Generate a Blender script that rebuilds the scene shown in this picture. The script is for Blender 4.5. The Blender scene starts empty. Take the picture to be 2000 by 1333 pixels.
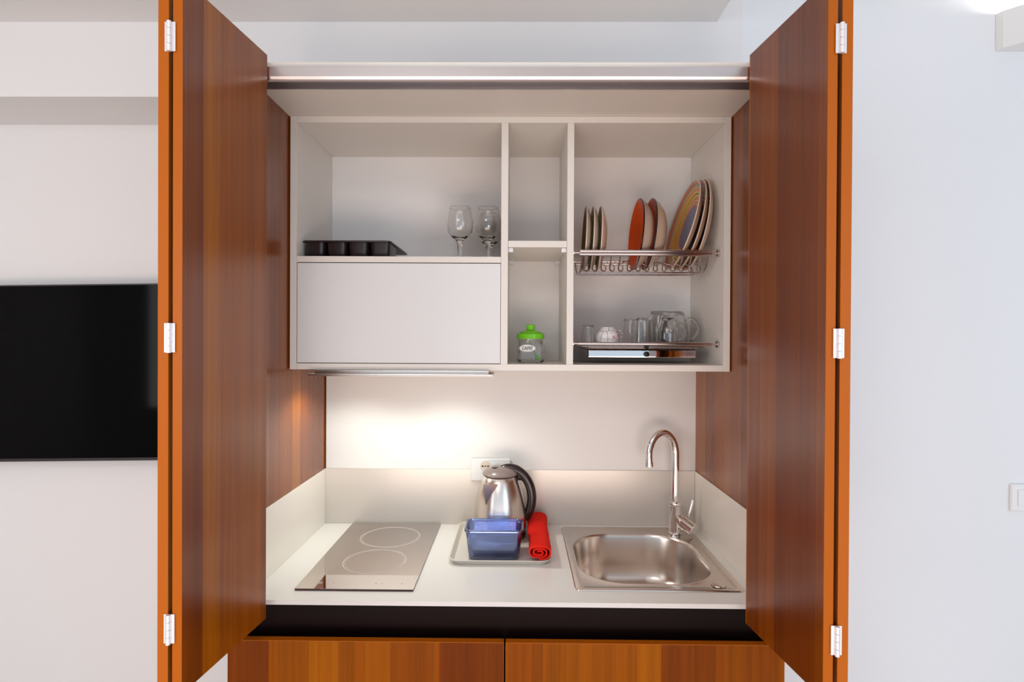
import bpy, bmesh, math, random
from mathutils import Vector, Matrix, Euler
PI = math.pi
random.seed(4)
C = bpy.context.scene.collection
S = bpy.context.scene

# ---------------------------------------------------------------- camera
cam_d = bpy.data.cameras.new('camera')
cam_d.sensor_width = 36.0
cam_d.lens = 1119.4 / 2000 * 36.0
cam_d.clip_start = 0.02
cam = bpy.data.objects.new('camera', cam_d)
C.objects.link(cam)
def cam_rot(y, p, r):
    cy, sy, cp, sp, cr, sr = math.cos(y), math.sin(y), math.cos(p), math.sin(p), math.cos(r), math.sin(r)
    return (Matrix(((cy, -sy, 0), (sy, cy, 0), (0, 0, 1))) @ Matrix(((1, 0, 0), (0, cp, -sp), (0, sp, cp)))
            @ Matrix(((cr, 0, sr), (0, 1, 0), (-sr, 0, cr))))
R_ = cam_rot(.0095, -.0056, -.005) @ Matrix.Rotation(PI / 2, 3, 'X')
cam.matrix_world = Matrix.Translation((0, 0, 1.49)) @ R_.to_4x4()
S.camera = cam

# ---------------------------------------------------------------- colour management
S.view_settings.view_transform = 'Standard'
S.view_settings.look = 'None'
S.view_settings.gamma = 1.0
S.view_settings.use_curve_mapping = False
S.view_settings.exposure = -0.12

# ---------------------------------------------------------------- world: the bright room behind the camera
w = bpy.data.worlds.new('world')
S.world = w
w.use_nodes = True
nt = w.node_tree
nt.nodes.clear()
wo = nt.nodes.new('ShaderNodeOutputWorld')
bg = nt.nodes.new('ShaderNodeBackground')
bg.inputs['Color'].default_value = (0.80, 0.97, 1.15, 1)
bg.inputs['Strength'].default_value = 0.83
nt.links.new(bg.outputs[0], wo.inputs[0])

def area(name, loc, aim, size, size_y, power, color):
    d = bpy.data.lights.new(name, 'AREA')
    d.shape = 'RECTANGLE'
    d.size = size
    d.size_y = size_y
    d.energy = power
    d.color = color
    o = bpy.data.objects.new(name, d)
    C.objects.link(o)
    o.location = loc
    o.rotation_euler = (Vector(aim) - Vector(loc)).to_track_quat('-Z', 'Y').to_euler()
    return o
# added fill lights: a cool one from behind right, a soft one overhead
area('cool_fill_right', (2.2, -1.6, 1.7), (0.3, 1.7, 1.3), 1.4, 1.6, 18.5, (0.70, 0.86, 1.0))
area('overhead_fill', (-0.5, -0.5, 2.36), (-0.5, -0.1, 0.0), 0.7, 0.7, 10, (0.95, 0.97, 1.0))

area('left_wall_fill', (-2.6, -1.2, 1.6), (-1.0, 1.9, 1.5), 1.0, 1.4, 22, (1.0, 0.99, 0.98))  # fill light added on the left to lift the left wall
# low upward fill added behind the camera to brighten ceiling and undersides
area('low_up_fill', (0.0, -0.9, 0.45), (0.0, 1.2, 2.3), 2.2, 0.8, 36, (1.0, 0.80, 0.68))

# ---------------------------------------------------------------- material helpers
def mat(name, col, rough=.5, metal=0.0, spec=.5, trans=0.0, ior=1.45, coat=0.0, emit=None, estr=0):
    m = bpy.data.materials.new(name)
    m.use_nodes = True
    b = m.node_tree.nodes['Principled BSDF']
    b.inputs['Base Color'].default_value = (*col, 1)
    b.inputs['Roughness'].default_value = rough
    b.inputs['Metallic'].default_value = metal
    b.inputs['Specular IOR Level'].default_value = spec
    b.inputs['Transmission Weight'].default_value = trans
    b.inputs['IOR'].default_value = ior
    b.inputs['Coat Weight'].default_value = coat
    if emit:
        b.inputs['Emission Color'].default_value = (*emit, 1)
        b.inputs['Emission Strength'].default_value = estr
    return m
def nodes(m):
    return m.node_tree.nodes, m.node_tree.links, m.node_tree.nodes['Principled BSDF']
def bump(m, scale, strength, dist=.001, stretch=(1, 1, 1)):
    N, L, b = nodes(m)
    tc = N.new('ShaderNodeTexCoord'); mp = N.new('ShaderNodeMapping')
    mp.inputs['Scale'].default_value = stretch
    n = N.new('ShaderNodeTexNoise'); n.inputs['Scale'].default_value = scale; n.inputs['Detail'].default_value = 3
    bp = N.new('ShaderNodeBump'); bp.inputs['Strength'].default_value = strength; bp.inputs['Distance'].default_value = dist
    L.new(tc.outputs['Object'], mp.inputs[0]); L.new(mp.outputs[0], n.inputs['Vector'])
    L.new(n.outputs['Fac'], bp.inputs['Height']); L.new(bp.outputs[0], b.inputs['Normal'])
    return m

def wood(name, shift, rough=.29, tint=1.0, spec=.5):
    """walnut laminate: vertical veneer strips (across local X, grain along local Z)"""
    m = mat(name, (.3, .1, .02), rough, spec=spec)
    N, L, b = nodes(m)
    tc = N.new('ShaderNodeTexCoord')
    mp = N.new('ShaderNodeMapping'); mp.inputs['Location'].default_value = (shift, 0, 0)
    L.new(tc.outputs['Object'], mp.inputs[0])
    sep = N.new('ShaderNodeSeparateXYZ'); L.new(mp.outputs[0], sep.inputs[0])
    vo = N.new('ShaderNodeTexVoronoi'); vo.voronoi_dimensions = '1D'; vo.inputs['Scale'].default_value = 15
    vo.inputs['Randomness'].default_value = 1
    nb = N.new('ShaderNodeTexNoise'); nb.noise_dimensions = '1D'; nb.inputs['Scale'].default_value = 24; nb.inputs['Detail'].default_value = 3
    L.new(sep.outputs['X'], nb.inputs['W'])
    L.new(sep.outputs['X'], vo.inputs['W'])
    sc = N.new('ShaderNodeSeparateColor'); L.new(vo.outputs['Color'], sc.inputs[0])
    r1 = N.new('ShaderNodeValToRGB')
    cr = r1.color_ramp
    cols = [(0, (.105, .018, .0020)), (.28, (.170, .034, .0016)), (.52, (.238, .054, .0008)), (.75, (.285, .073, .0006)), (1, (.36, .105, .0010))]
    cr.elements[0].position = 0; cr.elements[0].color = (*[c * tint for c in cols[0][1]], 1)
    cr.elements[1].position = 1; cr.elements[1].color = (*[c * tint for c in cols[-1][1]], 1)
    for p, c in cols[1:-1]:
        e = cr.elements.new(p); e.color = (*[x * tint for x in c], 1)
    mb = N.new('ShaderNodeMix'); mb.data_type = 'FLOAT'; mb.inputs[0].default_value = .25
    L.new(sc.outputs[0], mb.inputs[2]); L.new(nb.outputs['Fac'], mb.inputs[3]); L.new(mb.outputs[0], r1.inputs[0])
    # fine grain
    m2 = N.new('ShaderNodeMapping'); m2.inputs['Scale'].default_value = (150, 150, 2.2)
    L.new(mp.outputs[0], m2.inputs[0])
    n = N.new('ShaderNodeTexNoise'); n.inputs['Scale'].default_value = 1; n.inputs['Detail'].default_value = 5; n.inputs['Roughness'].default_value = .65
    L.new(m2.outputs[0], n.inputs['Vector'])
    m3 = N.new('ShaderNodeMapping'); m3.inputs['Scale'].default_value = (34, 34, .8)
    L.new(mp.outputs[0], m3.inputs[0])
    n3 = N.new('ShaderNodeTexNoise'); n3.inputs['Scale'].default_value = 1; n3.inputs['Detail'].default_value = 2
    L.new(m3.outputs[0], n3.inputs['Vector'])
    ad = N.new('ShaderNodeMath'); ad.operation = 'ADD'
    L.new(n.outputs['Fac'], ad.inputs[0]); L.new(n3.outputs['Fac'], ad.inputs[1])
    mr = N.new('ShaderNodeMapRange'); mr.inputs['From Min'].default_value = .6; mr.inputs['From Max'].default_value = 1.4
    mr.inputs['To Min'].default_value = .68; mr.inputs['To Max'].default_value = 1.28
    L.new(ad.outputs[0], mr.inputs['Value'])
    mx = N.new('ShaderNodeVectorMath'); mx.operation = 'SCALE'
    L.new(r1.outputs[0], mx.inputs[0]); L.new(mr.outputs[0], mx.inputs['Scale'])
    L.new(mx.outputs[0], b.inputs['Base Color'])
    return m

M = {}
M['wall'] = bump(mat('wall_paint', (.80, .775, .765), .75, spec=.25), 60, .08)
M['wall_r'] = bump(mat('wall_paint_cool', (.80, .80, .815), .75, spec=.25), 60, .08)
M['ceil'] = mat('ceiling_paint', (.78, .76, .75), .85, spec=.2)
M['soffit'] = mat('soffit_paint', (.79, .77, .765), .8, spec=.2)
M['floor'] = bump(mat('pale_floor', (.55, .50, .46), .5), 20, .1)
M['white'] = mat('white_laminate', (.86, .83, .81), .38, spec=.4)
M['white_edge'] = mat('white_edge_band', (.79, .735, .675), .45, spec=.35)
M['flap'] = mat('white_front', (.76, .75, .74), .32, spec=.4)
M['back'] = mat('back_board', (.82, .79, .76), .40, spec=.35)
M['top'] = mat('worktop_laminate', (.84, .81, .765), .30, spec=.45)
M['top_edge'] = mat('worktop_edge', (.66, .62, .60), .5)
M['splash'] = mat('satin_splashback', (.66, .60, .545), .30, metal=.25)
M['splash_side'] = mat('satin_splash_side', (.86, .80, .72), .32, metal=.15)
M['alu'] = mat('brushed_aluminium', (.70, .67, .68), .28, metal=1)
M['alu_d'] = mat('aluminium_lip', (.35, .27, .25), .4, metal=.6)
M['black'] = mat('black_panel', (.006, .002, .0018), .4, spec=.10)
M['orange_edge'] = mat('walnut_edge_band', (.42, .096, .001), .42, spec=.25)
M['steel'] = mat('stainless_steel', (.74, .66, .60), .24, metal=1)
M['steel_k'] = bump(mat('brushed_kettle_steel', (.80, .73, .67), .26, metal=1), 2, .06, .001, (1, 1, .02))
M['chrome'] = mat('chrome', (.86, .83, .82), .05, metal=1)
M['rackmetal'] = mat('rack_steel', (.66, .57, .56), .16, metal=1)
M['hinge'] = mat('hinge_zinc', (.85, .84, .86), .35, metal=.5)
M['hob'] = mat('mirrored_hob_glass', (.62, .56, .52), .035, metal=1)
M['hobedge'] = mat('hob_edge', (.07, .025, .02), .25)
M['mark'] = mat('hob_marking', (.80, .76, .70), .5)
M['tray'] = mat('beige_tray', (.74, .68, .60), .35)
M['red'] = bump(mat('red_cotton', (.82, .022, .012), .95, spec=.1), 900, .5, .002)
M['bluebox'] = mat('blue_glass', (.42, .52, .84), .03, metal=.30, trans=1.0, ior=1.45)
M['navy'] = mat('dark_see_through_tone', (.003, .004, .030), .06, spec=.5)  # dark tone of what shows through the blue box, as solid colour
M['glass'] = mat('clear_glass', (.98, .98, .975), .0, trans=1.0, ior=1.45)
M['dark_plastic'] = mat('dark_brown_plastic', (.022, .010, .008), .22, spec=.6)
M['lid_plastic'] = mat('grey_brown_plastic', (.26, .20, .18), .28, spec=.6)
M['tin'] = mat('dark_nonstick', (.020, .010, .011), .30, spec=.6)
M['green'] = mat('green_plastic', (.22, .70, .015), .22, trans=.25, spec=.5)
M['plastic'] = mat('white_plastic', (.82, .815, .81), .35)
M['beige_plastic'] = mat('cream_socket', (.76, .66, .55), .45)
M['hole'] = mat('dark_hole', (.01, .006, .004), .8)
M['screen'] = mat('tv_screen', (.0012, .0008, .0008), .06, spec=.09)
M['bezel'] = mat('tv_bezel', (.03, .02, .022), .3)
M['ink'] = mat('black_ink', (.01, .01, .01), .7)
M['labelw'] = mat('white_label', (.85, .83, .80), .6)
M['rubber'] = mat('black_rubber', (.006, .005, .006), .4)
M['lampglass'] = mat('lamp_lens', (1, .95, .85), .5, emit=(1, .88, .70), estr=14)
M['sconce'] = mat('plaster_sconce', (.82, .815, .80), .7)
M['cream_glaze'] = mat('cream_glaze', (.70, .555, .43), .22)
M['rim_glaze'] = mat('rim_glaze', (.78, .60, .47), .25)
M['orange_glaze'] = mat('orange_glaze', (.60, .070, .008), .22)
M['olive_glaze'] = mat('olive_glaze', (.13, .10, .02), .25)

def striped_plate(R):
    m = mat('striped_plate_glaze', (.5, .2, .1), .22)
    N, L, b = nodes(m)
    tc = N.new('ShaderNodeTexCoord'); sp = N.new('ShaderNodeSeparateXYZ'); cb = N.new('ShaderNodeCombineXYZ')
    L.new(tc.outputs['Object'], sp.inputs[0]); L.new(sp.outputs[0], cb.inputs[0]); L.new(sp.outputs[1], cb.inputs[1])
    ln = N.new('ShaderNodeVectorMath'); ln.operation = 'LENGTH'; L.new(cb.outputs[0], ln.inputs[0])
    dv = N.new('ShaderNodeMath'); dv.operation = 'DIVIDE'; dv.inputs[1].default_value = R; L.new(ln.outputs['Value'], dv.inputs[0])
    r = N.new('ShaderNodeValToRGB'); r.color_ramp.interpolation = 'CONSTANT'
    st = [(0, (.11, .115, .24)), (.46, (.42, .05, .015)), (.49, (.60, .30, .12)), (.53, (.55, .10, .01)), (.57, (.72, .45, .25)), (.60, (.58, .10, .01)),
          (.64, (.72, .30, .02)), (.68, (.75, .50, .03)), (.705, (.03, .08, .02)), (.73, (.72, .48, .03)), (.77, (.70, .22, .02)), (.82, (.58, .36, .18)),
          (.87, (.30, .26, .20)), (.90, (.58, .12, .02)), (.94, (.55, .28, .2)), (.975, (.42, .03, .02))]
    cr = r.color_ramp
    cr.elements[0].position = 0; cr.elements[0].color = (*st[0][1], 1)
    cr.elements[1].position = st[-1][0]; cr.elements[1].color = (*st[-1][1], 1)
    for p, c in st[1:-1]:
        e = cr.elements.new(p); e.color = (*c, 1)
    L.new(dv.outputs[0], r.inputs[0]); L.new(r.outputs[0], b.inputs['Base Color'])
    return m
def patterned_cup():
    m = mat('white_glaze_with_line_pattern', (.80, .77, .76), .15)
    N, L, b = nodes(m)
    tc = N.new('ShaderNodeTexCoord')
    vo = N.new('ShaderNodeTexVoronoi'); vo.feature = 'DISTANCE_TO_EDGE'; vo.inputs['Scale'].default_value = 30
    L.new(tc.outputs['Object'], vo.inputs['Vector'])
    r = N.new('ShaderNodeValToRGB')
    r.color_ramp.elements[0].position = .0; r.color_ramp.elements[0].color = (.10, .09, .14, 1)
    r.color_ramp.elements[1].position = .035; r.color_ramp.elements[1].color = (.80, .77, .76, 1)
    L.new(vo.outputs['Distance'], r.inputs[0])
    n = N.new('ShaderNodeTexNoise'); n.inputs['Scale'].default_value = 30; L.new(tc.outputs['Object'], n.inputs['Vector'])
    r2 = N.new('ShaderNodeValToRGB'); r2.color_ramp.elements[0].position = .60; r2.color_ramp.elements[1].position = .66
    r2.color_ramp.elements[0].color = (0, 0, 0, 1); r2.color_ramp.elements[1].color = (1, 1, 1, 1)
    L.new(n.outputs['Fac'], r2.inputs[0])
    mx = N.new('ShaderNodeMix'); mx.data_type = 'RGBA'
    L.new(r2.outputs[0], mx.inputs[0]); L.new(r.outputs[0], mx.inputs[6]); mx.inputs[7].default_value = (.70, .22, .20, 1)
    L.new(mx.outputs[2], b.inputs['Base Color'])
    return m
M['cup'] = patterned_cup()

# ---------------------------------------------------------------- object helpers
def obj(name, bm, m, parent=None, smooth=False, angle=35):
    me = bpy.data.meshes.new(name)
    bmesh.ops.recalc_face_normals(bm, faces=bm.faces)
    bm.to_mesh(me); bm.free()
    if smooth:
        for p in me.polygons: p.use_smooth = True
        try: me.set_sharp_from_angle(angle=math.radians(angle))
        except Exception: pass
    ms = m if isinstance(m, (list, tuple)) else [m]
    for x in ms: me.materials.append(x)
    o = bpy.data.objects.new(name, me)
    C.objects.link(o)
    if parent: o.parent = parent
    return o
def tag(o, label, cat, group=None, kind=None):
    o['label'] = label; o['category'] = cat
    if group: o['group'] = group
    if kind: o['kind'] = kind
    return o
def thing(name, label, cat, loc=(0, 0, 0), rot=(0, 0, 0), group=None):
    o = bpy.data.objects.new(name, None)
    o.empty_display_size = .05
    C.objects.link(o)
    o.location = loc; o.rotation_euler = rot
    return tag(o, label, cat, group)
def struct(name, bm, m):
    o = obj(name, bm, m); o['kind'] = 'structure'; return o

def box(bm, x0, x1, y0, y1, z0, z1, bev=0.0, mi=0):
    ret = bmesh.ops.create_cube(bm, size=1)
    vs = ret['verts']
    for v in vs:
        v.co = Vector(((x0 + x1) / 2 + v.co.x * (x1 - x0), (y0 + y1) / 2 + v.co.y * (y1 - y0), (z0 + z1) / 2 + v.co.z * (z1 - z0)))
    fs = set(f for v in vs for f in v.link_faces)
    for f in fs: f.material_index = mi
    if bev > 0:
        es = list(set(e for v in vs for e in v.link_edges))
        bmesh.ops.bevel(bm, geom=es, offset=bev, segments=2, affect='EDGES', profile=.6)
    return bm
def B(x0, x1, y0, y1, z0, z1, bev=0.0):
    return box(bmesh.new(), x0, x1, y0, y1, z0, z1, bev)
def ring_skin(bm, rings, cap0=False, cap1=False, closed=False, mi=0):
    """rings: lists of equal length of Vectors (each ring closed)"""
    vr = [[bm.verts.new(p) for p in r] for r in rings]
    n = len(vr[0])
    pairs = list(zip(vr[:-1], vr[1:]))
    if closed: pairs.append((vr[-1], vr[0]))
    for a, b in pairs:
        for i in range(n):
            try:
                f = bm.faces.new((a[i], a[(i + 1) % n], b[(i + 1) % n], b[i])); f.material_index = mi
            except ValueError: pass
    if cap0: f = bm.faces.new(vr[0]); f.material_index = mi
    if cap1: f = bm.faces.new(vr[-1]); f.material_index = mi
    return vr
def lathe(bm, prof, seg=40, cx=0, cy=0, z0=0, closed=False, mi=0):
    """prof: (r, z) list; r=0 ends become poles"""
    cols = []
    for r, z in prof:
        if r < 1e-7: cols.append([bm.verts.new((cx, cy, z0 + z))])
        else: cols.append([bm.verts.new((cx + r * math.cos(2 * PI * i / seg), cy + r * math.sin(2 * PI * i / seg), z0 + z)) for i in range(seg)])
    pr = list(zip(cols[:-1], cols[1:]))
    if closed: pr.append((cols[-1], cols[0]))
    for a, b in pr:
        if len(a) == 1 and len(b) == 1: continue
        for i in range(seg):
            j = (i + 1) % seg
            if len(a) == 1: f = bm.faces.new((a[0], b[i], b[j]))
            elif len(b) == 1: f = bm.faces.new((a[i], a[j], b[0]))
            else: f = bm.faces.new((a[i], a[j], b[j], b[i]))
            f.material_index = mi
    return bm
def tube(bm, pts, r, seg=12, caps=True, sx=1.0, closed=False, up=Vector((0, 0, 1))):
    """sweep a circle (or ellipse, sx along the binormal) of radius r (number or list) along pts"""
    P = [Vector(p) for p in pts]; n = len(P)
    rs = r if isinstance(r, (list, tuple)) else [r] * n
    prevN = None; rings = []
    for i in range(n):
        if closed: t = (P[(i + 1) % n] - P[(i - 1) % n]).normalized()
        else: t = (P[min(i + 1, n - 1)] - P[max(i - 1, 0)]).normalized()
        if prevN is None:
            a = up if abs(t.dot(up)) < .95 else Vector((1, 0, 0))
            N_ = (a - t * a.dot(t)).normalized()
        else:
            N_ = (prevN - t * prevN.dot(t)).normalized()
        prevN = N_
        Bn = t.cross(N_)
        rings.append([P[i] + (N_ * math.cos(2 * PI * k / seg) + Bn * math.sin(2 * PI * k / seg) * sx) * rs[i] for k in range(seg)])
    ring_skin(bm, rings, cap0=caps and not closed, cap1=caps and not closed, closed=closed)
    return bm
def smooth_path(pts, n=8):
    """Catmull-Rom through pts"""
    P = [Vector(p) for p in pts]; out = []
    for i in range(len(P) - 1):
        p0, p1, p2, p3 = P[max(i - 1, 0)], P[i], P[i + 1], P[min(i + 2, len(P) - 1)]
        for k in range(n):
            t = k / n
            out.append(.5 * ((2 * p1) + (-p0 + p2) * t + (2 * p0 - 5 * p1 + 4 * p2 - p3) * t * t + (-p0 + 3 * p1 - 3 * p2 + p3) * t ** 3))
    out.append(P[-1])
    return out
def rrect(x0, x1, y0, y1, r, z, k=8):
    """closed rounded rectangle of 4(k+1) points"""
    r = min(r, (x1 - x0) / 2 - 1e-5, (y1 - y0) / 2 - 1e-5)
    out = []
    for cx, cy, a0 in ((x1 - r, y1 - r, 0), (x0 + r, y1 - r, PI / 2), (x0 + r, y0 + r, PI), (x1 - r, y0 + r, 3 * PI / 2)):
        for i in range(k + 1):
            a = a0 + PI / 2 * i / k
            out.append(Vector((cx + r * math.cos(a), cy + r * math.sin(a), z)))
    return out
def cyl(bm, p0, p1, r, seg=20):
    return tube(bm, [p0, p1], r, seg)
def copy_tree(o, parent=None):
    c = o.copy(); C.objects.link(c)
    if parent: c.parent = parent
    for ch in list(o.children): copy_tree(ch, c)
    return c

# ================================================================ SETTING
WY = 1.93      # rear wall plane
SY = 1.703     # face of the dropped beam and of the wall to the right
CZ = 2.4265
struct('floor', B(-3.4, 3.0, -2.6, 2.1, -.05, 0), M['floor'])
struct('wall_back', B(-3.4, .66, WY, WY + .12, 0, 2.95), M['wall'])
struct('wall_right', B(.66, 3.0, SY, SY + .35, 0, 2.95), M['wall_r'])
struct('wall_left', B(-3.5, -3.4, -2.6, WY + .12, 0, 2.95), M['wall'])
struct('trim_1', B(-3.4, .66, SY, WY, 2.204, 2.95), M['soffit'])       # dropped beam over the niche
struct('ceiling', B(-3.4, .584, -2.6, SY, CZ, 2.95), M['ceil'])
cu = struct('ceiling', B(.584, 3.0, -2.6, SY, 2.90, 2.95), M['ceil'])

# ================================================================ KITCHEN CABINET WITH FOLDING DOORS
XL, XR, BY = -.6394, .5917, 1.901
FY = 1.319
enc = thing('kitchen_enclosure', 'tall walnut kitchen cupboard with folded open doors and white lined back', 'cupboard', (-.02, 1.6, 0))
def part(name, bm, m, parent, **k):
    """mesh given in world coordinates, parented to an unrotated root"""
    root = parent
    off = Vector((0, 0, 0))
    while root is not None:
        off += root.location; root = root.parent
    bmesh.ops.translate(bm, verts=bm.verts, vec=-off)
    return obj(name, bm, m, parent, **k)
def leafpanel(name, parent, p_back, p_front, z0, z1, th, side, shift):
    """door leaf from back (x,y) to front (x,y); visible face on 'side', thickness away from it"""
    pb, pf = Vector((*p_back, 0)), Vector((*p_front, 0))
    L_ = (pf - pb).length
    ang = math.atan2(pf.y - pb.y, pf.x - pb.x)
    bm = bmesh.new()
    box(bm, 0, L_, 0 if side > 0 else -th, th if side > 0 else 0, z0, z1, .0008)
    for f in bm.faces:
        c = f.calc_center_median(); n = f.normal
        if c.x > L_ - .0009 or c.x < .0009 or abs(f.normal.z) > .5: f.material_index = 1
    o = obj(name, bm, [wood('walnut_laminate', shift, .27, 1.0, .95), M['orange_edge']], parent)
    o.location = Vector((pb.x, pb.y, 0)) - parent.location
    o.rotation_euler = (0, 0, ang)
    return o
# side panels: built along local X so that the veneer strips run upright
def sidepanel(x_face, side, shift, name='side_panel'):
    bm = bmesh.new()
    d = .018
    box(bm, 0, BY + .02 - FY - .002, 0 if side > 0 else -d, d if side > 0 else 0, 0.0, 2.122, .0006)
    o = obj(name, bm, wood('walnut_side', shift, .27, 1.1, .8), enc)
    o.location = Vector((x_face, FY + .002, 0)) - enc.location
    o.rotation_euler = (0, 0, PI / 2)
    return o
sidepanel(XL, 1, 1.37)
sidepanel(XR, -1, 5.12)
part('top_panel', B(XL + .0003, XR - .0003, FY - .002, BY + .02, 2.1052, 2.122, .0006), M['white_edge'], enc)
part('back_panel', B(XL + .004, XR - .0003, BY, BY + .012, .70, 2.1048), M['back'], enc)
# aluminium door track under the front edge of the top
bm = bmesh.new()
prof = [(1.301, 2.104), (1.301, 2.082), (1.304, 2.077), (1.304, 2.0745), (1.3065, 2.0745), (1.3065, 2.098), (1.350, 2.098), (1.350, 2.0745), (1.3525, 2.0745), (1.3525, 2.104)]
ring_skin(bm, [[Vector((x, y, z)) for y, z in prof] for x in (XL + .001, XR - .001)], True, True)
part('door_track', bm, M['alu'], enc)
part('track_lip', B(XL + .001, XR - .001, 1.3005, 1.3035, 2.0700, 2.0742), M['alu_d'], enc)

LT, LB = 2.1275, .848
leafs = []
inner_l = leafpanel('door_panel', enc, (-.569, 1.295), (-.5975, 1.0156), LB, LT, .0185, -1, 2.31)
outer_l = leafpanel('door_panel', enc, (-.6385, 1.300), (-.6222, 1.0156), LB, LT, .0185, -1, .77)
inner_r = leafpanel('door_panel', enc, (.518, 1.295), (.547, 1.022), LB, LT, .0185, 1, 7.93)
outer_r = leafpanel('door_panel', enc, (.588, 1.300), (.5720, 1.022), LB, LT, .0185, 1, 9.14)
inner_l['label'] = 'inner walnut leaf of the left folding door'
def hinge(leaf, x, y, z):
    bm = bmesh.new()
    for k in range(4):
        z0 = z - .027 + k * .0135
        lathe(bm, [(0, 0), (.0036, 0), (.0042, .0008), (.0042, .0120), (.0036, .0128), (0, .0128)], 14, 0, 0, z0)
    box(bm, -.0095, .0095, .0028, .0042, z - .026, z + .026)
    mw = Matrix.Translation(Vector((x, y, 0)))
    inv = (Matrix.Translation(enc.location) @ Matrix.Translation(leaf.location) @ leaf.rotation_euler.to_matrix().to_4x4()).inverted()
    bmesh.ops.transform(bm, matrix=inv @ mw, verts=bm.verts)
    obj('hinge', bm, M['hinge'], leaf, smooth=True)
for z in (2.022, 1.487, .967): hinge(inner_l, -.6192, 1.0112, z)
for z in (2.022, 1.483, .955): hinge(inner_r, .5690, 1.0172, z)

# ================================================================ BASE CABINET
base = thing('base_cabinet', 'walnut base cabinet with two doors and a black recess under the worktop', 'cabinet', (-.024, 1.6, 0))
part('carcass', box(box(box(B(XL + .0005, XR - .0005, 1.345, 1.895, .10, .118), XL + .0005, XL + .0165, 1.345, 1.895, .118, .845), XR - .0165, XR - .0005, 1.345, 1.895, .118, .845), XL + .02, XR - .02, 1.40, 1.895, 0, .0998), M['black'], base)
def basedoor(x0, x1, shift):
    bm = bmesh.new()
    box(bm, 0, x1 - x0, 0, .0185, .02, .7964, .0009)
    for f in bm.faces:
        c = f.calc_center_median()
        if c.z > .7950 or c.x < .001 or c.x > x1 - x0 - .001: f.material_index = 1
    o = obj('door', bm, [wood('walnut_front', shift, .42, .92, .1), M['orange_edge']], base)
    o.location = Vector((x0, FY - .0205, 0)) - base.location
basedoor(-.6587, -.0275, 11.3)
basedoor(-.0235, .6084, 14.92)
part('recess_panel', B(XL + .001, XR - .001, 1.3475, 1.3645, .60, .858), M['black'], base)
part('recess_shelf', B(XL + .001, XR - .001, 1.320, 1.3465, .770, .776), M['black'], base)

# ================================================================ WORKTOP AND SPLASHBACK
SX0, SX1, SY0, SY1 = .145, .562, 1.402, 1.872
bm = bmesh.new()
hx0, hx1, hy0, hy1 = SX0 + .018, SX1 - .018, SY0 + .018, SY1 - .018
WX0, WX1, WY0, WY1 = XL + .0005, XR - .0005, 1.3395, BY - .0005
for b_ in ((WX0, hx0, WY0, WY1), (hx1, WX1, WY0, WY1), (hx0, hx1, WY0, hy0), (hx0, hx1, hy1, WY1)):
    box(bm, b_[0], b_[1], b_[2], b_[3], .8590, .870)
for f in bm.faces:
    if f.calc_center_median().y < WY0 + .0002: f.material_index = 1
wt = obj('worktop', bm, [M['top'], M['top_edge']])
tag(wt, 'white worktop with a dark edge gap carrying the hob and the sink', 'worktop')
sp = thing('splashback', 'low satin grey splashback strip around three sides of the worktop', 'splashback', (-.02, 1.88, .870))
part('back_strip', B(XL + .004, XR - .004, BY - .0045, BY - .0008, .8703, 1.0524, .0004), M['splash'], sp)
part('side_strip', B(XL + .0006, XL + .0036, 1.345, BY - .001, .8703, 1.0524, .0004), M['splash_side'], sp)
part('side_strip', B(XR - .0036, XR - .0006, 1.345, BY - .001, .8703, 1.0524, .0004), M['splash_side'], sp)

# ================================================================ WALL CABINET
CL, CR, CF = -.635, .5883, 1.5925
CB, CT = 1.3989, 2.1046
wc = thing('wall_cabinet', 'white open wall cabinet with three compartments and a closed flap', 'cabinet', (-.02, 1.75, CB))
part('side_board', B(CL, CL + .018, CF, BY - .0006, CB, CT, .0006), M['white_edge'], wc)
part('side_board', B(CR - .018, CR, CF, BY - .0006, CB, CT, .0006), M['white_edge'], wc)
part('top_board', B(CL + .0184, CR - .0184, CF + .0005, BY - .0006, 2.087, CT, .0006), M['white_edge'], wc)
part('bottom_board', B(CL + .0184, CR - .0184, CF + .0005, BY - .0006, CB, 1.4161, .0006), M['white_edge'], wc)
part('back_board', B(CL + .0184, CR - .0184, BY - .0045, BY - .0008, 1.4163, 2.0868), M['white'], wc)
part('divider', B(-.0469, -.0277, CF + .0005, BY - .005, 1.4163, 2.0868, .0006), M['white_edge'], wc)
part('divider', B(.1363, .1547, CF + .0005, BY - .005, 1.4163, 2.0868, .0006), M['white_edge'], wc)
part('shelf', B(CL + .0184, -.0473, CF + .0008, BY - .005, 1.6985, 1.7152, .0006), M['white_edge'], wc)
cs = part('shelf', B(-.0273, .1359, CF + .004, BY - .006, 1.7424, 1.7604, .0006), M['white_edge'], wc)
for x0, x1 in ((-.0274, -.0135), (.1222, .1360)):
    for y0 in (1.606, 1.868):
        part('shelf_support', B(x0, x1, y0, y0 + .018, 1.7305, 1.7420, .001), M['plastic'], cs)
part('flap_door', B(-.6150, -.0480, CF + .0015, CF + .0185, 1.4180, 1.6962, .0008), M['flap'], wc)

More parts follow.
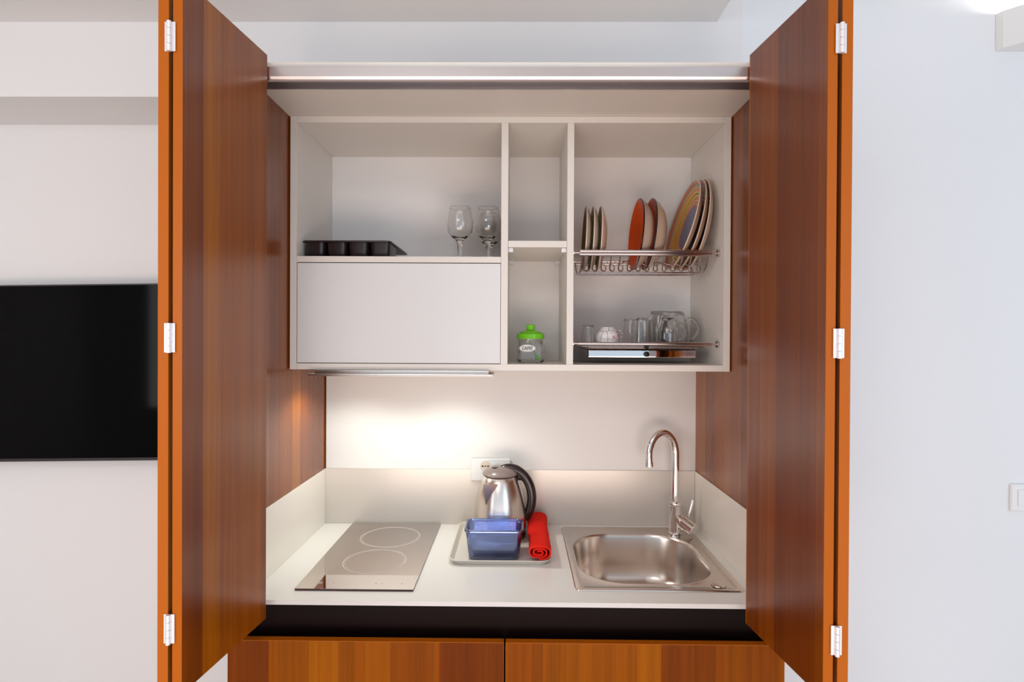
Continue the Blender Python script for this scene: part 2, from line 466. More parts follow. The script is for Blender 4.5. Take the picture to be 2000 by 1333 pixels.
# ================================================================ EXTRACTOR HOOD
hd = thing('extractor_hood', 'slim steel extractor hood with two lamps under the wall cabinet', 'hood', (-.32, 1.7, 1.39))
part('body', B(-.560, -.080, 1.575, 1.885, 1.3895, 1.3985, .0008), M['steel'], hd)
part('visor', B(-.5725, -.0670, 1.556, 1.70, 1.3828, 1.3893, .0012), M['steel'], hd)
part('filter_panel', B(-.555, -.085, 1.702, 1.88, 1.3830, 1.3893, .001), M['steel'], hd)
for x in (-.52, -.21):
    bm = bmesh.new(); lathe(bm, [(0, 0), (.022, 0), (.024, .0006), (.024, .0018), (0, .0018)], 28, x, 1.68, 1.3811)
    part('lamp', bm, M['lampglass'], hd, smooth=True)
    d = bpy.data.lights.new('hood_lamp_light', 'SPOT')
    d.energy = 4.0; d.color = (.92, .99, .93); d.spot_size = math.radians(150); d.spot_blend = .55; d.shadow_soft_size = .022
    l = bpy.data.objects.new('hood_lamp_light', d); C.objects.link(l)
    l.location = (x, 1.68, 1.375); l.rotation_euler = (math.radians(-3), 0, 0)

# ================================================================ HOB
hob = thing('ceramic_hob', 'mirror grey two ring glass hob set in the left of the worktop', 'hob', (-.396, 1.645, .8700))
bm = B(-.541, -.251, 1.390, 1.888, .8716, .8752, .0006)
for f in bm.faces:
    if f.calc_center_median().z < .8745: f.material_index = 1
part('glass_plate', bm, [M['hob'], M['hobedge']], hob)
part('trim_frame', B(-.5400, -.2520, 1.3905, 1.8875, .8702, .8716), M['hobedge'], hob)
def ring(bm, cx, cy, r, wd, z):
    lathe(bm, [(r - wd, 0), (r - wd, .0003), (r, .0003), (r, 0)], 72, cx, cy, z, closed=True)
for cy, r in ((1.757, .0905), (1.566, .0855)):
    bm = bmesh.new(); ring(bm, -.388, cy, r, .0014, .8753); ring(bm, -.388, cy, r - .0055, .0007, .8753)
    part('burner_ring', bm, M['mark'], hob)
for x in (-.489, -.4725, -.4560, -.35, -.335, -.2855):
    bm = bmesh.new()
    ring(bm, x, 1.4235, .0042 if x == -.489 else .0022, .0013 if x == -.489 else .0008, .8753)
    part('control_mark', bm, M['mark'], hob)

# ================================================================ SINK
sk = thing('kitchen_sink', 'square stainless steel sink with a deep rounded bowl beside the red towel', 'sink', (.353, 1.637, .870))
bm = bmesh.new()
bx0, bx1, by0, by1 = .168, .524, 1.445, 1.812
rings = [rrect(SX0, SX1, SY0, SY1, .014, .8702, 10),
         rrect(SX0 + .0005, SX1 - .0005, SY0 + .0005, SY1 - .0005, .014, .8728, 10),
         rrect(SX0 + .003, SX1 - .003, SY0 + .003, SY1 - .003, .013, .8742, 10),
         rrect(SX0 + .015, SX1 - .015, SY0 + .010, SY1 - .013, .010, .8742, 10),
         rrect(SX0 + .019, SX1 - .019, SY0 + .013, SY1 - .017, .009, .8718, 10),
         rrect(bx0 - .006, bx1 + .006, by0 - .006, by1 + .006, .128, .8716, 10),
         rrect(bx0 - .0025, bx1 + .0025, by0 - .0025, by1 + .0025, .125, .8722, 10),
         rrect(bx0, bx1, by0, by1, .122, .8705, 10),
         rrect(bx0 + .003, bx1 - .003, by0 + .003, by1 - .003, .119, .860, 10),
         rrect(bx0 + .010, bx1 - .010, by0 + .010, by1 - .010, .112, .78, 10),
         rrect(bx0 + .016, bx1 - .016, by0 + .016, by1 - .016, .106, .745, 10),
         rrect(bx0 + .028, bx1 - .028, by0 + .028, by1 - .028, .095, .727, 10),
         rrect(bx0 + .048, bx1 - .048, by0 + .048, by1 - .048, .08, .720, 10),
         rrect(bx0 + .14, bx1 - .14, by0 + .14, by1 - .14, .04, .716, 10)]
ring_skin(bm, rings, cap1=True)
o = part('bowl', bm, M['steel'], sk, smooth=True, angle=50)
bm = bmesh.new(); lathe(bm, [(0, .004), (.030, .004), (.038, .0025), (.042, 0), (0, 0)], 32, .346, 1.64, .7168)
part('drain', bm, M['chrome'], sk, smooth=True)
bm = bmesh.new(); lathe(bm, [(0, .0030), (.014, .0030), (.0175, .0022), (.0185, 0), (0, 0)], 36, .5065, 1.4395, .8724)
part('hole_cover', bm, M['steel'], sk, smooth=True)

# ================================================================ TAP
TX, TY = .5035, 1.822
tp = thing('kitchen_tap', 'tall chrome swan neck tap with side lever at the sink corner', 'tap', (TX, TY, .8720))
bm = bmesh.new()
lathe(bm, [(0, 0), (.0215, 0), (.0215, .003), (.0195, .005), (.0188, .0100), (.0188, .088), (.0200, .0895), (.0210, .094), (.0200, .0985), (.0145, .1005), (0, .1005)], 32, TX, TY, .8724)
part('body', bm, M['chrome'], tp, smooth=True)
pts = [(TX, TY, .9730), (TX, TY, 1.03), (TX, TY, 1.095)]
dirx = Vector((-.96, -.28, 0)).normalized(); Rr = .047
cc = Vector((TX, TY, 1.122)) + dirx * Rr
arc = []
for i in range(0, 25):
    a = PI * i / 24 * 1.05
    arc.append(cc + (-dirx * math.cos(a)) * Rr + Vector((0, 0, 1)) * math.sin(a) * (Rr + .024))
pts += arc
end = arc[-1] + (arc[-1] - arc[-2]).normalized() * .010
pts.append(end)
rr = [.0115] * 3 + [.0112] * len(arc) + [.0112]
bm = tube(bmesh.new(), smooth_path(pts[:3], 4)[:-1] + pts[2:], .0116, 22)
part('spout', bm, M['chrome'], tp, smooth=True)
d_ = (arc[-1] - arc[-2]).normalized()
bm = tube(bmesh.new(), [end - d_ * .004, end - d_ * .003, end + d_ * .011, end + d_ * .012], [.0122, .0132, .0132, .0118], 20)
part('nozzle', bm, M['chrome'], tp, smooth=True)
h0 = Vector((TX + .008, TY - .006, .918)); hd_ = Vector((.55, -.62, -.34)).normalized()
bm = tube(bmesh.new(), [h0, h0 + hd_ * .012, h0 + hd_ * .016, h0 + hd_ * .017, h0 + hd_ * .058, h0 + hd_ * .060], [.0170, .0170, .0165, .0205, .0205, .0185], 32)
hn = part('handle', bm, M['chrome'], tp, smooth=True)
l0 = h0 + hd_ * .036 + Vector((0, 0, .017)); l1 = l0 + Vector((.016, -.004, .066))
bm = tube(bmesh.new(), [l0, l0.lerp(l1, .1), l0.lerp(l1, .95), l1], [.0032, .0034, .0046, .0032], 12, sx=.7)
part('lever', bm, M['chrome'], hn, smooth=True)

# ================================================================ TRAY, KETTLE, BOX, TOWEL
tx0, tx1, ty0, ty1 = -.187, .0965, 1.548, 1.885
bm = bmesh.new()
rings = [rrect(tx0 + .016, tx1 - .016, ty0 + .016, ty1 - .016, .018, .8703),
         rrect(tx0 + .012, tx1 - .012, ty0 + .012, ty1 - .012, .022, .8712),
         rrect(tx0 + .002, tx1 - .002, ty0 + .002, ty1 - .002, .030, .8830),
         rrect(tx0, tx1, ty0, ty1, .032, .8836),
         rrect(tx0 + .0005, tx1 - .0005, ty0 + .0005, ty1 - .0005, .032, .8852),
         rrect(tx0 + .004, tx1 - .004, ty0 + .004, ty1 - .004, .029, .8852),
         rrect(tx0 + .014, tx1 - .014, ty0 + .014, ty1 - .014, .020, .8738),
         rrect(tx0 + .019, tx1 - .019, ty0 + .019, ty1 - .019, .016, .8728)]
ring_skin(bm, rings, True, True)
tr = obj('serving_tray', bm, M['tray'], smooth=True)
tag(tr, 'beige rimmed serving tray on the worktop between hob and sink', 'tray')

KX, KY = -.0525, 1.785
kt = thing('electric_kettle', 'brushed steel electric kettle with dark handle standing behind the blue box', 'kettle', (KX, KY, .8730))
K0 = .8732
bm = bmesh.new()
lathe(bm, [(0, 0), (.074, 0), (.080, .003), (.082, .009), (.080, .015), (.070, .017), (0, .017)], 48, 0, 0, 0)
obj('power_base', bm, M['dark_plastic'], kt, smooth=True)
bm = bmesh.new()
prof = [(0, .0180), (.076, .0180), (.0805, .021), (.0825, .028), (.0825, .042), (.0812, .065), (.0780, .095), (.0725, .125), (.0650, .152), (.0575, .173), (.0525, .1855), (.0500, .188), (.0470, .188), (.044, .170), (0, .165)]
lathe(bm, prof, 64)
obj('body', bm, M['steel_k'], kt, smooth=True)
# V shaped spout at the front left
bm = bmesh.new()
ang = math.radians(-122)
ca, sa = math.cos(ang), math.sin(ang)
def kp(r, t, z): return Vector((r * ca - t * sa, r * sa + t * ca, z))
Tl, Tr, Tip, Bt = kp(.052, -.030, .175), kp(.052, .030, .175), kp(.0920, 0, .1790), kp(.0745, 0, .106)
Ti = kp(.045, 0, .170)
vs = [bm.verts.new(p) for p in (Tl, Tr, Tip, Bt, Ti)]
for f in ((0, 3, 2), (1, 2, 3), (0, 2, 4), (1, 4, 2), (0, 4, 3), (1, 3, 4)): bm.faces.new([vs[i] for i in f])
bmesh.ops.bevel(bm, geom=[e for e in bm.edges], offset=.0016, segments=2, affect='EDGES')
obj('spout', bm, M['steel_k'], kt, smooth=True)
bm = bmesh.new()
lathe(bm, [(0, .1885), (.0500, .1885), (.0540, .1905), (.0550, .1945), (.0515, .2005), (.041, .2085), (.022, .2145), (0, .2160)], 48)
ld = obj('lid', bm, M['lid_plastic'], kt, smooth=True)
ld.location = (0, 0, .0012)
bm = bmesh.new()
lathe(bm, [(0, 0), (.010, 0), (.0115, .0015), (.0095, .005), (0, .006)], 24, -.014, -.014, .2105)
obj('lid_button', bm, M['dark_plastic'], ld, smooth=True)
hp = [(.000, 0, .2080), (.024, 0, .2130), (.050, 0, .2060), (.075, 0, .187), (.092, 0, .159), (.0990, 0, .128), (.0980, 0, .098), (.0900, 0, .070), (.0800, 0, .052)]
sp_ = smooth_path(hp, 6); n_ = len(sp_)
rad = [.008 + .0066 * min(1, i / 12) for i in range(n_)]
rad = [r if i < n_ - 8 else r * (1 - .35 * (i - (n_ - 8)) / 8) for i, r in enumerate(rad)]
bm = tube(bmesh.new(), sp_, rad, 18, sx=1.0, up=Vector((0, 0, 1)))
hnd = obj('handle', bm, M['dark_plastic'], kt, smooth=True)
bm = tube(bmesh.new(), smooth_path([(.052, 0, .186), (.070, 0, .181), (.0865, 0, .160)], 5), [.006, .010, .012, .012, .011, .010, .009, .008, .007, .006, .005], 12, sx=1.3)
obj('handle_bracket', bm, M['dark_plastic'], hnd, smooth=True)

bm = bmesh.new()
BX0, BX1, BY0, BY1 = -.1325, .0070, 1.583, 1.676
def rb(d, r, z): return rrect(BX0 - d, BX1 + d, BY0 - d * .6, BY1 + d * .6, r, z)
rings = [rb(-.006, .014, .8732), rb(0, .018, .8752), rb(.003, .018, .895), rb(.009, .018, .948), rb(.0125, .020, .9505), rb(.0130, .020, .9560), rb(.0115, .020, .9580),
         rb(.0080, .018, .9580), rb(.0055, .016, .950), rb(-.001, .014, .895), rb(-.004, .013, .884), rb(-.012, .010, .881)]
ring_skin(bm, rings, True, True)
bb = obj('storage_box', bm, M['bluebox'], smooth=True)
tag(bb, 'open blue translucent rectangular box at the front of the tray', 'box')
bm = bmesh.new()
ring_skin(bm, [rb(-.0045, .013, .8815), rb(-.0042, .013, .8822), rb(-.0008, .014, .9000), rb(-.004, .013, .9010)], True, True)
obj('see_through_dark', bm, M['navy'], bb, smooth=True)  # added layer imitating the dark kettle base and tray seen through the glass

# rolled towel: flattened spiral swept along its length
bm = bmesh.new()
Tw, Th = .0335, .0185
path = []
turns = 2.6; n = 110
for i in range(n + 1):
    t = i / n
    a = -PI * .5 + t * turns * 2 * PI
    s = 1 - t * .80
    px = Tw * s * (abs(math.cos(a)) ** .75) * (1 if math.cos(a) >= 0 else -1)
    pz = Th * s * (abs(math.sin(a)) ** .85) * (1 if math.sin(a) >= 0 else -1)
    path.append(Vector((px, 0, pz)))
th = .0019
left, right = [], []
for i, p in enumerate(path):
    t = (path[min(i + 1, n)] - path[max(i - 1, 0)]).normalized()
    nn = Vector((-t.z, 0, t.x))
    left.append(p + nn * th); right.append(p - nn * th)
poly = left + right[::-1]
Ls = 14; L0, L1 = 1.553, 1.862
ringl = []
for j in range(Ls + 1):
    y = L0 + (L1 - L0) * j / Ls
    sw = 1 + .02 * math.sin(j * 1.1) + (.04 * j / Ls)
    dx = .0012 * math.sin(j * .5) + .002 * j / Ls
    ringl.append([Vector((.0615 + p.x * sw + dx, y + random.uniform(-.0004, .0004), .9065 + p.z * (1 + .05 * math.sin(j * .7)) + .0005 * math.sin(j * 2.1))) for p in poly])
vr = ring_skin(bm, ringl)
m_ = len(poly)
for r_ in (vr[0], vr[-1]):
    for i in range(n):
        try: bm.faces.new((r_[i], r_[i + 1], r_[m_ - 2 - i], r_[m_ - 1 - i]))
        except ValueError: pass
tw = obj('kitchen_towel', bm, M['red'], smooth=True, angle=60)
tag(tw, 'rolled red cloth towel lying along the right side of the tray', 'towel')

# ================================================================ WALL SOCKET
so = thing('wall_socket', 'white wall socket plate behind the kettle', 'socket', (-.09, BY - .006, 1.052))
bm = bmesh.new()
def rv(x0, x1, z0, z1, r, y, k=6): return [Vector((p.x, y, p.y)) for p in rrect(x0, x1, z0, z1, r, 0, k)]
ring_skin(bm, [rv(-.153, -.0205, 1.0155, 1.0900, .006, BY - .0052), rv(-.153, -.0205, 1.0155, 1.0900, .006, BY - .0110), rv(-.1505, -.023, 1.018, 1.0875, .005, BY - .0140), rv(-.1475, -.026, 1.021, 1.0845, .004, BY - .0146)], True, True)
part('plate', bm, M['plastic'], so, smooth=True, angle=30)
bm = bmesh.new(); lathe(bm, [(0, 0), (.0170, 0), (.0175, .0008), (.0175, .0016), (0, .0016)], 32)
bmesh.ops.rotate(bm, verts=bm.verts, cent=(0, 0, 0), matrix=Matrix.Rotation(PI / 2, 3, 'X'))
bmesh.ops.translate(bm, verts=bm.verts, vec=(-.1035, BY - .0146, 1.066))
om = part('outlet', bm, M['beige_plastic'], so, smooth=True)
bm = bmesh.new()
for xa, xb in ((-.1160, -.1090), (-.0980, -.0910), (-.1055, -.1015)):
    part('contact_slot', B(xa, xb, BY - .0167, BY - .0164, 1.0642, 1.0682), M['hole'], om)
part('switch_module', B(-.0830, -.0640, BY - .0168, BY - .0148, 1.036, 1.078, .0006), M['plastic'], so)
part('indicator', B(-.0752, -.0732, BY - .0172, BY - .0169, 1.065, 1.0695), M['hole'], so)
part('blank_module', B(-.0615, -.0425, BY - .0168, BY - .0148, 1.036, 1.078, .0006), M['plastic'], so)

# ================================================================ COFFEE JAR
JX, JY = .0395, 1.727
jr = thing('coffee_jar', 'small square glass coffee jar with bright green lid in the middle compartment', 'jar', (JX, JY, 1.4162))
bm = bmesh.new()
def jq(h, r, z): return rrect(-h, h, -h, h, r, z, 6)
ring_skin(bm, [jq(.034, .014, .0002), jq(.0385, .016, .003), jq(.0400, .016, .009), jq(.0395, .016, .018), jq(.0400, .016, .022), jq(.0393, .016, .026), jq(.0400, .016, .030), jq(.0400, .016, .052), jq(.038, .018, .058), jq(.0370, .030, .063), jq(.0370, .0369, .070),
               jq(.0350, .0349, .070), jq(.0350, .028, .062), jq(.0365, .015, .052), jq(.0370, .014, .010), jq(.033, .012, .006)], True, True)
obj('glass_body', bm, M['glass'], jr, smooth=True)
bm = bmesh.new()
lathe(bm, [(0, .0705), (.0400, .0705), (.0415, .0600 + .0110), (.0415, .0850), (.0395, .0870), (.0330, .0885), (.0305, .0925), (.0190, .0955), (.0130, .0985), (.0125, .1040), (.0135, .1090), (.0125, .1125), (.0100, .1140), (0, .1140)], 40)
obj('lid', bm, M['green'], jr, smooth=True)
bm = bmesh.new()
ring_pts = [Vector((-.010 + .0235 * math.cos(a), -.0402, .043 + .0105 * math.sin(a))) for a in [2 * PI * i / 40 for i in range(40)]]
ring_skin(bm, [ring_pts, [p + Vector((0, -.0005, 0)) for p in ring_pts]], True, True)
lb = obj('label', bm, M['labelw'], jr)
fc = bpy.data.curves.new('caffe_text', 'FONT'); fc.body = "CAFFE'"; fc.size = .0130; fc.align_x = 'CENTER'; fc.align_y = 'CENTER'; fc.extrude = .0001; fc.offset = .0002
to = bpy.data.objects.new('caffe_text_tmp', fc); C.objects.link(to)
dg = bpy.context.evaluated_depsgraph_get()
tm = bpy.data.meshes.new_from_object(to.evaluated_get(dg))
bpy.data.objects.remove(to)
bm = bmesh.new(); bm.from_mesh(tm)
bmesh.ops.rotate(bm, verts=bm.verts, cent=(0, 0, 0), matrix=Matrix.Rotation(PI / 2, 3, 'X'))
bmesh.ops.scale(bm, verts=bm.verts, vec=(.84, 1, 1.05))
bmesh.ops.translate(bm, verts=bm.verts, vec=(-.010, -.04085, .0430))
me = bpy.data.meshes.new('lettering'); bm.to_mesh(me); bm.free(); me.materials.append(M['ink'])
lt = bpy.data.objects.new('lettering', me); C.objects.link(lt); lt.parent = lb
bm = tube(bmesh.new(), smooth_path([(-.004, -.028, .066), (.004, -.028, .050), (.010, -.028, .036), (.014, -.028, .020)], 5), .0013, 8)
o_ = bmesh.ops.create_uvsphere(bm, u_segments=14, v_segments=8, radius=.0085)
bmesh.ops.scale(bm, verts=o_['verts'], vec=(1.1, .5, .75)); bmesh.ops.translate(bm, verts=o_['verts'], vec=(.0215, -.028, .0155))
obj('spoon', bm, M['green'], jr, smooth=True)

# ================================================================ GOBLETS
def goblet(x, y, label):
    bm = bmesh.new()
    prof = [(0, 0), (.031, 0), (.0320, .0012), (.030, .0025), (.014, .0060), (.0070, .012), (.0058, .022), (.0062, .040), (.0085, .058), (.0105, .066), (.016, .0725), (.0270, .0800), (.0360, .0920),
            (.0396, .108), (.0400, .126), (.0368, .150), (.0330, .1660), (.0324, .1672), (.0316, .1660), (.0354, .150), (.0386, .126), (.0382, .109), (.0346, .0940), (.0255, .0825), (.012, .0765), (0, .0755)]
    lathe(bm, prof, 48)
    o = obj('wine_goblet', bm, M['glass'], smooth=True)
    o.location = (x, y, 1.7154)
    return tag(o, label, 'glass', 'stemmed glasses on the left shelf')
goblet(-.1765, 1.735, 'stemmed glass goblet on left shelf, leftmost of the three')
goblet(-.0925, 1.735, 'stemmed glass goblet on left shelf, in front beside the divider')
goblet(-.0905, 1.835, 'stemmed glass goblet on left shelf, half hidden behind another by divider')

# ================================================================ MUFFIN TIN
mt = thing('muffin_tin', 'dark non-stick muffin tin at the left end of the upper shelf', 'baking tin', (-.487, 1.748, 1.7153))
hx, hy = .1265, .128
bm = bmesh.new()
NXc = 4
# rim sheet with a rolled edge
ring_skin(bm, [rrect(-hx, hx, -hy, hy, .012, .0440), rrect(-hx - .0005, hx + .0005, -hy - .0005, hy + .0005, .012, .0465), rrect(-hx + .001, hx - .001, -hy + .001, hy - .001, .012, .0485), rrect(-hx + .004, hx - .004, -hy + .004, hy - .004, .010, .0480), rrect(-hx + .006, hx - .006, -hy + .006, hy - .006, .010, .0462)], True, True)
obj('rim', bm, M['tin'], mt, smooth=True)
for i in range(NXc):
    cx, cy = (i - 1.5) * .0622, -.066
    bm = bmesh.new()
    def tr_(hw, hl, r_, z): return [Vector((cx + p.x, cy + p.y, z)) for p in rrect(-hw, hw, -hl, hl, r_, 0)]
    ring_skin(bm, [tr_(.0228, .046, .010, .0002), tr_(.0245, .048, .012, .0020), tr_(.0268, .0515, .013, .0120), tr_(.0284, .0535, .014, .0438)], True, True)
    obj('cup', bm, M['tin'], mt, smooth=True)

# ================================================================ DISH RACKS
RF, RB = 1.630, 1.835
def pegs(bm, z, y, x0, x1):
    cyl(bm, (x0, y, z), (x1, y, z), .0026, 10)
ru = thing('plate_rack', 'chrome plate drying rack across the upper right compartment', 'rack', (.36, 1.73, 1.69))
bm = bmesh.new(); cyl(bm, (.176, RF, 1.7375), (.549, RF, 1.7375), .0046); cyl(bm, (.176, RF + .002, 1.7285), (.549, RF + .002, 1.7285), .0046)
part('front_rail', bm, M['rackmetal'], ru, smooth=True)
bm = bmesh.new(); cyl(bm, (.158, RB, 1.7345), (.549, RB, 1.7345), .0040); cyl(bm, (.158, RB + .002, 1.7265), (.549, RB + .002, 1.7265), .0036)
part('rear_rail', bm, M['rackmetal'], ru, smooth=True)
def peg(parent, z, y, x0, x1, knob_x):
    bm = bmesh.new(); cyl(bm, (x0, y, z), (x1, y, z), .0028, 12)
    s = 1 if knob_x > x0 else -1
    tube(bm, [(knob_x - .0026, y, z), (knob_x - .002, y, z), (knob_x + .002, y, z), (knob_x + .0026, y, z)], [.0080, .0100, .0100, .0080], 20)
    part('end_peg', bm, M['rackmetal'], parent, smooth=True)
for y in (RF + .001, RB + .001):
    peg(ru, 1.7325, y, .5495, .5640, .5665)
    peg(ru, 1.7325, y, .1575, .1755, .1577)
bm = bmesh.new(); cyl(bm, (.186, 1.700, 1.6850), (.540, 1.700, 1.6850), .0022, 10); cyl(bm, (.186, 1.762, 1.6850), (.540, 1.762, 1.6850), .0022, 10)
part('bottom_bar', bm, M['rackmetal'], ru, smooth=True)
for xe in (.184, .5455):
    bm = tube(bmesh.new(), smooth_path([(xe, RF + .004, 1.731), (xe, 1.665, 1.700), (xe, 1.700, 1.6855), (xe, 1.762, 1.6855), (xe, 1.80, 1.70), (xe, RB - .002, 1.729)], 5), .0026, 10)
    part('side_bar', bm, M['rackmetal'], ru, smooth=True)
pitch = .0254
for i in range(14):
    x = .2005 + i * pitch
    p = [(x - .0098, 1.636, 1.731), (x - .0092, 1.655, 1.712), (x - .0086, 1.674, 1.698), (x - .0062, 1.684, 1.6905), (x, 1.688, 1.6880), (x + .0062, 1.692, 1.6905), (x + .0086, 1.701, 1.698), (x + .0094, 1.722, 1.708), (x + .0105, RB - .003, 1.729)]
    bm = tube(bmesh.new(), smooth_path(p, 5), .0019, 8)
    part('wire_loop', bm, M['rackmetal'], ru, smooth=True)

rl = thing('glass_rack', 'chrome glass drying rack with a drip tray in the lower right compartment', 'rack', (.36, 1.73, 1.47))
GZ = 1.4745
bm = bmesh.new(); cyl(bm, (.172, RF, GZ), (.5500, RF, GZ), .0048)
part('front_rail', bm, M['rackmetal'], rl, smooth=True)
bm = bmesh.new(); cyl(bm, (.172, 1.885, GZ), (.5500, 1.885, GZ), .0042)
part('rear_rail', bm, M['rackmetal'], rl, smooth=True)
for y in (RF, 1.885):
    peg(rl, GZ, y, .5503, .5640, .5665)
    peg(rl, GZ, y, .1575, .1717, .1577)
for i in range(15):
    x = .182 + i * .0256
    bm = cyl(bmesh.new(), (x, RF + .003, GZ + .0035), (x, 1.883, GZ + .0035), .0014, 8)
    part('wire', bm, M['rackmetal'], rl, smooth=True)
bm = bmesh.new()
ring_skin(bm, [rrect(.176, .545, 1.641, 1.872, .012, 1.4660), rrect(.176, .545, 1.641, 1.872, .012, 1.4672), rrect(.182, .539, 1.647, 1.866, .010, 1.4672), rrect(.200, .520, 1.660, 1.855, .010, 1.4590), rrect(.200, .520, 1.660, 1.855, .010, 1.4578), rrect(.182, .539, 1.647, 1.866, .010, 1.4655)], True, False)
dt = part('drip_tray', bm, M['rackmetal'], rl, smooth=True, angle=25)
bm = bmesh.new(); box(bm, .206, .514, 1.658, 1.85, 1.4345, 1.4550, .0012)
part('tray_box', bm, M['chrome'], dt, smooth=True, angle=25)
for (x, y, z, r) in ((.3722, 1.656, 1.4445, .0082), (.3690, 1.640, 1.4660, .0060)):
    bm = tube(bmesh.new(), [(x, y - .003, z), (x, y - .002, z), (x, y + .0015, z)], [r * .8, r, r], 20)
    part('knob', bm, M['rubber'], dt, smooth=True)

# ================================================================ PLATES AND BOWLS
def plate_bm(R, h, foot, th=.0032):
    """face up (+Z); material 0 = face, 1 = back, 2 = rim edge"""
    bm = bmesh.new()
    up = [(0, .0), (foot, 0), (foot * 1.15, h * .06), (foot + (R - foot) * .45, h * .30), (foot + (R - foot) * .78, h * .64), (R - .002, h)]
    lathe(bm, up, 56, mi=0)
    lathe(bm, [(R - .002, h), (R, h - .0008), (R, h - .0030), (R - .0015, h - th - .0006)], 56, mi=2)
    lathe(bm, [(R - .0015, h - th - .0006), (foot + (R - foot) * .80, h * .60 - th), (foot + (R - foot) * .48, h * .22 - th), (foot * 1.14, -th), (foot * .98, -th - .003), (foot * .92, -th - .003), (foot * .9, -th), (0, -th)], 56, mi=1)
    bmesh.ops.remove_doubles(bm, verts=bm.verts, dist=1e-6)
    return bm
def place_plate(o, x, y, R, lean, yaw=0):
    o.rotation_euler = Euler((0, -(PI / 2 - lean), yaw), 'XYZ')
    o.location = (x, y, 1.6920 + R * math.cos(lean) + .0005)
stripe = striped_plate(.140)
pm = plate_bm(.138, .022, .078)
d0 = obj('dinner_plate', pm, [stripe, M['cream_glaze'], M['rim_glaze']], smooth=True, angle=60)
din = [(.5125, 15.0, 'large plate with coloured rings and blue centre leaning in the plate rack'),
       (.5330, 12.3, 'large plate leaning in the rack between the ringed front plate and the last plate'),
       (.5490, 9.0, 'large plate nearest the right wall of the cabinet')]
for i, (x, a, lab) in enumerate(din):
    o = d0 if i == 0 else d0.copy()
    if i: C.objects.link(o)
    place_plate(o, x, 1.735, .138, math.radians(a))
    tag(o, lab, 'plate', 'large plates in the rack')
pm = plate_bm(.108, .040, .052, .0035)
b0 = obj('soup_bowl', pm, [M['orange_glaze'], M['cream_glaze'], M['dark_plastic']], smooth=True, angle=60)
for i, (x, a, lab) in enumerate(((.4120, 4, 'shallow bowl with orange inside standing on edge in the plate rack'), (.4480, 5, 'cream backed shallow bowl standing right of the orange one'))):
    o = b0 if i == 0 else b0.copy()
    if i: C.objects.link(o)
    place_plate(o, x - .018, 1.735, .108, math.radians(a))
    tag(o, lab, 'bowl', 'shallow bowls in the rack')
pm = plate_bm(.0965, .014, .056)
s0 = obj('dessert_plate', pm, [M['olive_glaze'], M['cream_glaze'], M['rim_glaze']], smooth=True, angle=60)
for i, (x, lab) in enumerate(((.2120, 'small cream plate on edge in the rack, nearest the divider'), (.2335, 'small cream plate on edge, middle one of the three small plates'), (.2560, 'small cream plate on edge, closest of the small plates to the orange bowl'))):
    o = s0 if i == 0 else s0.copy()
    if i: C.objects.link(o)
    place_plate(o, x, 1.730, .0965, math.radians(2.5), -.045)
    tag(o, lab, 'plate', 'small plates in the rack')

# ================================================================ GLASSES ON THE LOWER RACK (upside down)
GT = GZ + .0051
def inv_glass(name, x, y, r0, r1, h, label, cat, group=None, bulge=0, th=.0018, m='glass'):
    """opening (radius r0) on the rack, base (radius r1) on top"""
    bm = bmesh.new(); out, inn = [], []
    n = 8
    for i in range(n + 1):
        t = i / n
        r = r0 + (r1 - r0) * t + bulge * math.sin(PI * t) * (1 if bulge else 0)
        out.append((r, h * t * .96))
    for i in range(n + 1):
        t = 1 - i / n
        r = r0 + (r1 - r0) * t + bulge * math.sin(PI * t)
        inn.append((r - th, h * t * .88))
    prof = out + [(r1 * .90, h), (0, h - .001), (0, h * .89)]
    pr = [(r0 - th, 0)] + out + [(r1 * .93, h), (r1 * .75, h - .001), (0, h - .002)]
    pr2 = [(0, h * .885)] + inn
    lathe(bm, pr, 44); lathe(bm, pr2, 44)
    bmesh.ops.remove_doubles(bm, verts=bm.verts, dist=1e-5)
    t = thing(name, label, cat, (x, y, GT), group=group)
    obj('glass_body' if m == 'glass' else 'cup_body', bm, M[m], t, smooth=True)
    return t
def cup_handle(t, r, z0, z1, out, rad, m, yaw=0):
    c, s = math.cos(yaw), math.sin(yaw)
    pp = [(r - .001, z1), (r + out * .55, z1 + .001), (r + out, z1 - (z1 - z0) * .35), (r + out * .92, z0 + (z1 - z0) * .3), (r + out * .45, z0 + .001), (r - .0005, z0 + .002)]
    bm = tube(bmesh.new(), smooth_path([(a * c, a * s, z) for a, z in pp], 6), rad, 12, sx=1.3)
    return obj('handle', bm, M[m], t, smooth=True)
inv_glass('shot_glass', .2090, 1.70, .0215, .0160, .0490, 'short clear glass upside down at the left end of the lower rack', 'glass')
cup = inv_glass('coffee_cup', .2660, 1.695, .0345, .0200, .0430, 'white cup with thin line pattern upside down on the lower rack', 'cup', bulge=.0075, th=.0025, m='cup')
cup_handle(cup, .0335, .008, .032, .014, .0026, 'cup', .35)
inv_glass('tumbler', .3665, 1.690, .0345, .0290, .0710, 'clear tumbler upside down in front, between the white cup and the mugs', 'glass', 'upside down tumblers')
inv_glass('tumbler', .3560, 1.775, .0345, .0290, .0725, 'clear tumbler upside down, partly hidden behind the front tumbler', 'glass', 'upside down tumblers')
g = inv_glass('glass_mug', .4410, 1.690, .0310, .0190, .0715, 'small clear glass mug upside down in front of the big mug', 'mug', 'upside down glass mugs', bulge=.006)
cup_handle(g, .031, .010, .052, .020, .0030, 'glass', -.15)
g = inv_glass('glass_mug', .4790, 1.775, .0450, .0330, .0930, 'large clear glass mug upside down with its handle to the right wall', 'mug', 'upside down glass mugs', bulge=.006)
cup_handle(g, .0450, .012, .070, .030, .0036, 'glass', -.2)
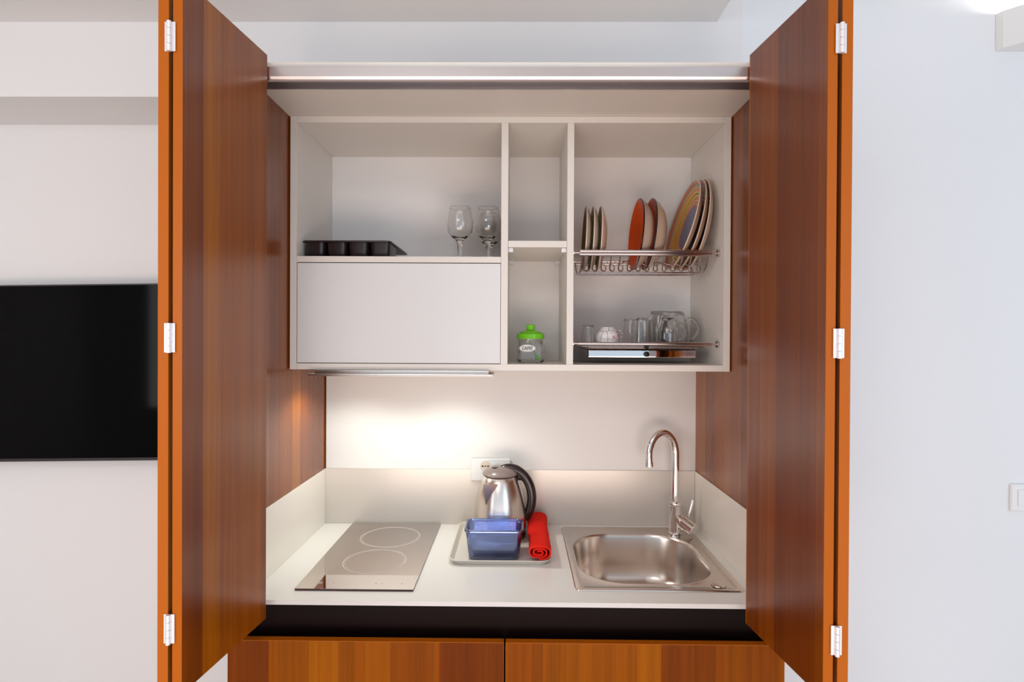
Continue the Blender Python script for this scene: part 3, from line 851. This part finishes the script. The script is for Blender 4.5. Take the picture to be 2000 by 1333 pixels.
g = inv_glass('glass_mug', .4560, 1.853, .0300, .0250, .0980, 'tall clear glass mug at the back, behind the other mugs', 'mug', 'upside down glass mugs', bulge=.004)

# ================================================================ TV, SCONCE, SWITCH
tv = thing('television', 'black flat screen television on the wall left of the open cupboard', 'television', (-1.62, 1.88, 1.365), (0, math.radians(-.95), 0))
W2, H2 = .50, .2905
obj('back_shell', B(-W2 + .004, W2 - .004, -.006, .048, -H2 + .004, H2 - .004, .004), M['bezel'], tv)
bm = bmesh.new()
box(bm, -W2, W2, -.012, -.0065, -H2, -H2 + .0095); box(bm, -W2, W2, -.012, -.0065, H2 - .004, H2)
box(bm, -W2, -W2 + .004, -.012, -.0065, -H2 + .0095, H2 - .004); box(bm, W2 - .004, W2, -.012, -.0065, -H2 + .0095, H2 - .004)
obj('bezel', bm, M['bezel'], tv)
obj('screen', B(-W2 + .0042, W2 - .0042, -.0095, -.0065, -H2 + .0097, H2 - .0042), M['screen'], tv)

sc_ = thing('wall_sconce', 'white plaster uplighter on the right wall near the ceiling', 'wall lamp', (1.53, SY, 2.34))
bm = bmesh.new()
outl = [(-.130, -.001), (-.124, -.020), (-.060, -.085), (.060, -.085), (.124, -.020), (.130, -.001)]
inl = [(-.122, -.001), (-.117, -.018), (-.056, -.077), (.056, -.077), (.117, -.018), (.122, -.001)]
vo = [[bm.verts.new((x, y, z)) for x, y in pl] for pl, z in ((outl, 0), (outl, .108), (inl, .108), (inl, .008))]
for a, b in zip(vo[:-1], vo[1:]):
    for i in range(6): bm.faces.new((a[i], a[(i + 1) % 6], b[(i + 1) % 6], b[i]))
bm.faces.new(vo[0]); bm.faces.new(vo[-1])
obj('shade', bm, M['sconce'], sc_)
bm = tube(bmesh.new(), [(-.05, -.035, .045), (.05, -.035, .045)], .012, 16)
obj('bulb', bm, mat('lamp_bulb', (1, 1, 1), .5, emit=(1, .93, .82), estr=12), sc_, smooth=True)
ld_ = bpy.data.lights.new('sconce_light', 'POINT'); ld_.energy = 5; ld_.color = (1, .95, .88); ld_.shadow_soft_size = .03
lo = bpy.data.objects.new('sconce_light', ld_); C.objects.link(lo); lo.location = (1.53, SY - .040, 2.425)

sw = thing('light_switch', 'white light switch plate low on the right wall', 'switch', (1.512, SY, 1.027))
bm = bmesh.new()
def rs(h, k, r, y): return [Vector((p.x, y, p.y)) for p in rrect(-h, h, -k, k, r, 0, 6)]
ring_skin(bm, [rs(.060, .040, .006, -.0003), rs(.060, .040, .006, -.006), rs(.057, .037, .005, -.0095), rs(.054, .034, .004, -.0100)], True, True)
obj('plate', bm, M['plastic'], sw, smooth=True, angle=30)
for k in range(3):
    obj('rocker', B(-.0420 + k * .0285, -.0150 + k * .0285, -.0125, -.0102, -.024, .024, .0008), M['plastic'], sw)
